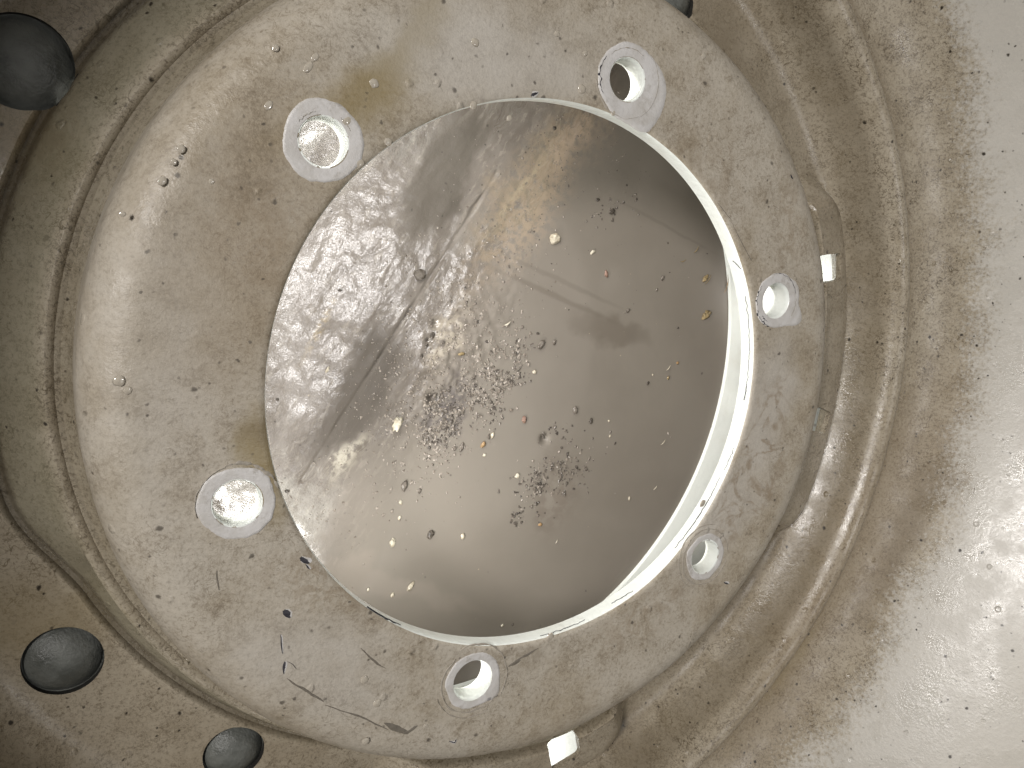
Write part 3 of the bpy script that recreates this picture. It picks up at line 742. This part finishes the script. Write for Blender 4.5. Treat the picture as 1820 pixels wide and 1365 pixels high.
# countless fine glittering grit
def in_hole(p): return True
def grit(name, groups, mat, seed, label):
    rnd = random.Random(seed); V = []; F = []
    bm = bmesh.new(); bmesh.ops.create_icosphere(bm, subdivisions=1, radius=1)
    base = [v.co.copy() for v in bm.verts]; bf = [[v.index for v in f.verts] for f in bm.faces]; bm.free()
    for cxp, cyp, su, sv, rot, n, r0, r1 in groups:
        c = at(cxp, cyp, ZM)
        for _ in range(n):
            u, v = rnd.gauss(0, su), rnd.gauss(0, sv)
            x = c.x + u*math.cos(rot) - v*math.sin(rot); y = c.y + u*math.sin(rot) + v*math.cos(rot)
            if math.hypot(x, y) > 1.45: continue
            # clotting
            if noise.noise((x*13, y*13, 4.0)) < rnd.uniform(-.5, .25): continue
            r = .85*lerp(r0, r1, rnd.random()**3); z = ZM + mud_h(x, y) + r*.1
            a = rnd.uniform(0, 6.28); sx, sy, sz = rnd.uniform(.7, 1.5), rnd.uniform(.6, 1.1), rnd.uniform(.4, .8)
            o = len(V); ph = rnd.uniform(0, 50)
            for b in base:
                k = 1+.9*noise.noise(b*1.6+Vector((ph, 0, 0))); q = Vector((b.x*sx*r*k, b.y*sy*r*k, b.z*sz*r*k))
                V.append(((x+q.x*math.cos(a)-q.y*math.sin(a))*S, (y+q.x*math.sin(a)+q.y*math.cos(a))*S, (z+q.z)*S))
            F += [[o+i for i in f] for f in bf]
    me = bpy.data.meshes.new(name); me.from_pydata(V, [], F)
    o = link(name, me, mat); tag(o, label, 'grit', kind='stuff'); return o
A = ANG
grit('pale_grit', [
    (790, 620, .26, .12, A, 2600, .0015, .0075), (880, 665, .10, .06, A, 1300, .0025, .010), (775, 760, .10, .09, A, 500, .002, .009), (700, 880, .2, .16, A, 160, .002, .008), (700, 560, .25, .15, A, 600, .0015, .005),
    (620, 640, .25, .15, A, 250, .0015, .004), (790, 740, .12, .09, A, 240, .003, .009), (1000, 260, .30, .14, A, 420, .002, .006),
    (860, 480, .3, .10, A, 350, .002, .007), (540, 900, .15, .12, A, 160, .002, .006), (740, 850, .10, .14, A, 60, .003, .010),
    (985, 820, .04, .11, 1.7, 70, .004, .010), (950, 880, .05, .06, 0, 50, .004, .009), (1080, 500, .5, .3, 0, 60, .002, .006), (900, 900, .5, .35, 0, 50, .002, .005)],
    M_gritl, 3, 'fine pale glittering grit scattered over the wet mud')
grit('dark_grit', [
    (795, 735, .09, .06, A, 700, .003, .011), (885, 670, .09, .05, A, 450, .003, .011), (985, 850, .045, .10, 1.7, 260, .004, .013), (995, 770, .03, .06, 1.6, 50, .005, .013),
    (940, 915, .03, .05, 1.3, 60, .006, .013), (915, 880, .015, .04, 1.6, 18, .006, .012), (990, 850, .05, .05, 1.7, 60, .005, .011),
    (790, 600, .2, .09, A, 60, .003, .009), (930, 660, .03, .08, 1.8, 26, .006, .013), (890, 725, .08, .03, 1.0, 30, .007, .014), (1085, 375, .06, .03, .5, 30, .004, .009),
    (1100, 380, .3, .2, A, 90, .002, .006), (960, 400, .2, .15, A, 80, .002, .005)],
    M_gritd, 5, 'dark wet clotted grit heaped on the mud')

# ------------------------------------------------------------------ water droplets on the flange
DR = [(617, 215, .016, 1.3, 'topmost droplet on the seat ring of the upper left bolt hole'), (640, 290, .014, 1.2, 'droplet between the upper left bolt hole and the centre opening'),
      (665, 148, .016, 1.0, 'droplet on the yellow stain'), (690, 252, .014, 1.0, 'left droplet of a pair near the top left of the opening'),
      (842, 187, .013, 1.2, 'droplet hanging at the top edge of the opening'), (845, 75, .015, 1.0, 'lone droplet near the top of the flange'),
      (478, 187, .011, 1.5, 'glinting droplet left of the upper left bolt hole'), (490, 85, .011, 1.1, 'droplet near the top left edge of the flange'),
      (548, 120, .012, 1.8, 'runny droplet lowest in the thin trickle'), (560, 102, .010, 1.7, 'runny droplet higher in the thin trickle'),
      (322, 265, .012, 1.1, 'upper droplet of the left hand chain'), (308, 288, .011, 1.0, 'middle droplet of the left hand chain'),
      (288, 322, .012, 1.3, 'lowest droplet of the left hand chain'), (376, 322, .009, 1.0, 'small droplet right of the left hand chain'),
      (218, 380, .009, 1.0, 'tiny droplet nearest the left edge of the flange'), (212, 677, .017, 1.0, 'round droplet on the left side of the flange'),
      (227, 694, .012, 1.1, 'smaller droplet touching the round one on the left'), (1034, 158, .018, 1.0, 'droplet left of the upper right bolt hole'),
      (1090, 200, .012, 1.0, 'droplet just under the upper right bolt hole'), (648, 1208, .017, 1.0, 'upper droplet at the bottom left of the flange'),
      (671, 1250, .016, 1.1, 'middle droplet at the bottom left of the flange'), (650, 1318, .014, 1.1, 'lowest droplet on the flange'),
      (978, 1133, .016, 1.3, 'droplet on the lower edge of the opening'), (756, 1290, .011, 1.0, 'tiny droplet right of the long scratch'),
      (1250, 100, .012, 1.2, 'droplet on the upper right of the flange'), (990, 60, .011, 1.1, 'tiny droplet above the opening'), (1040, 95, .010, 1.2, 'tiny droplet left above the upper right bolt hole'),
      (905, 210, .010, 1.2, 'tiny droplet near the black chip'), (1250, 895, .014, 1.3, 'droplet on the white edge at lower right')]
for i, (x, y, r, el, lab) in enumerate(DR):
    p = at(x, y, 0); p.z = fl_z(math.hypot(p.x, p.y), math.atan2(p.y, p.x), 0)
    me = pebble(r*.8, 1, el, .26, i*5.1, 3, .18); put('water_droplet', me, M_drop, p, -.6, lab, 'water droplet', 'water droplets on the flange')
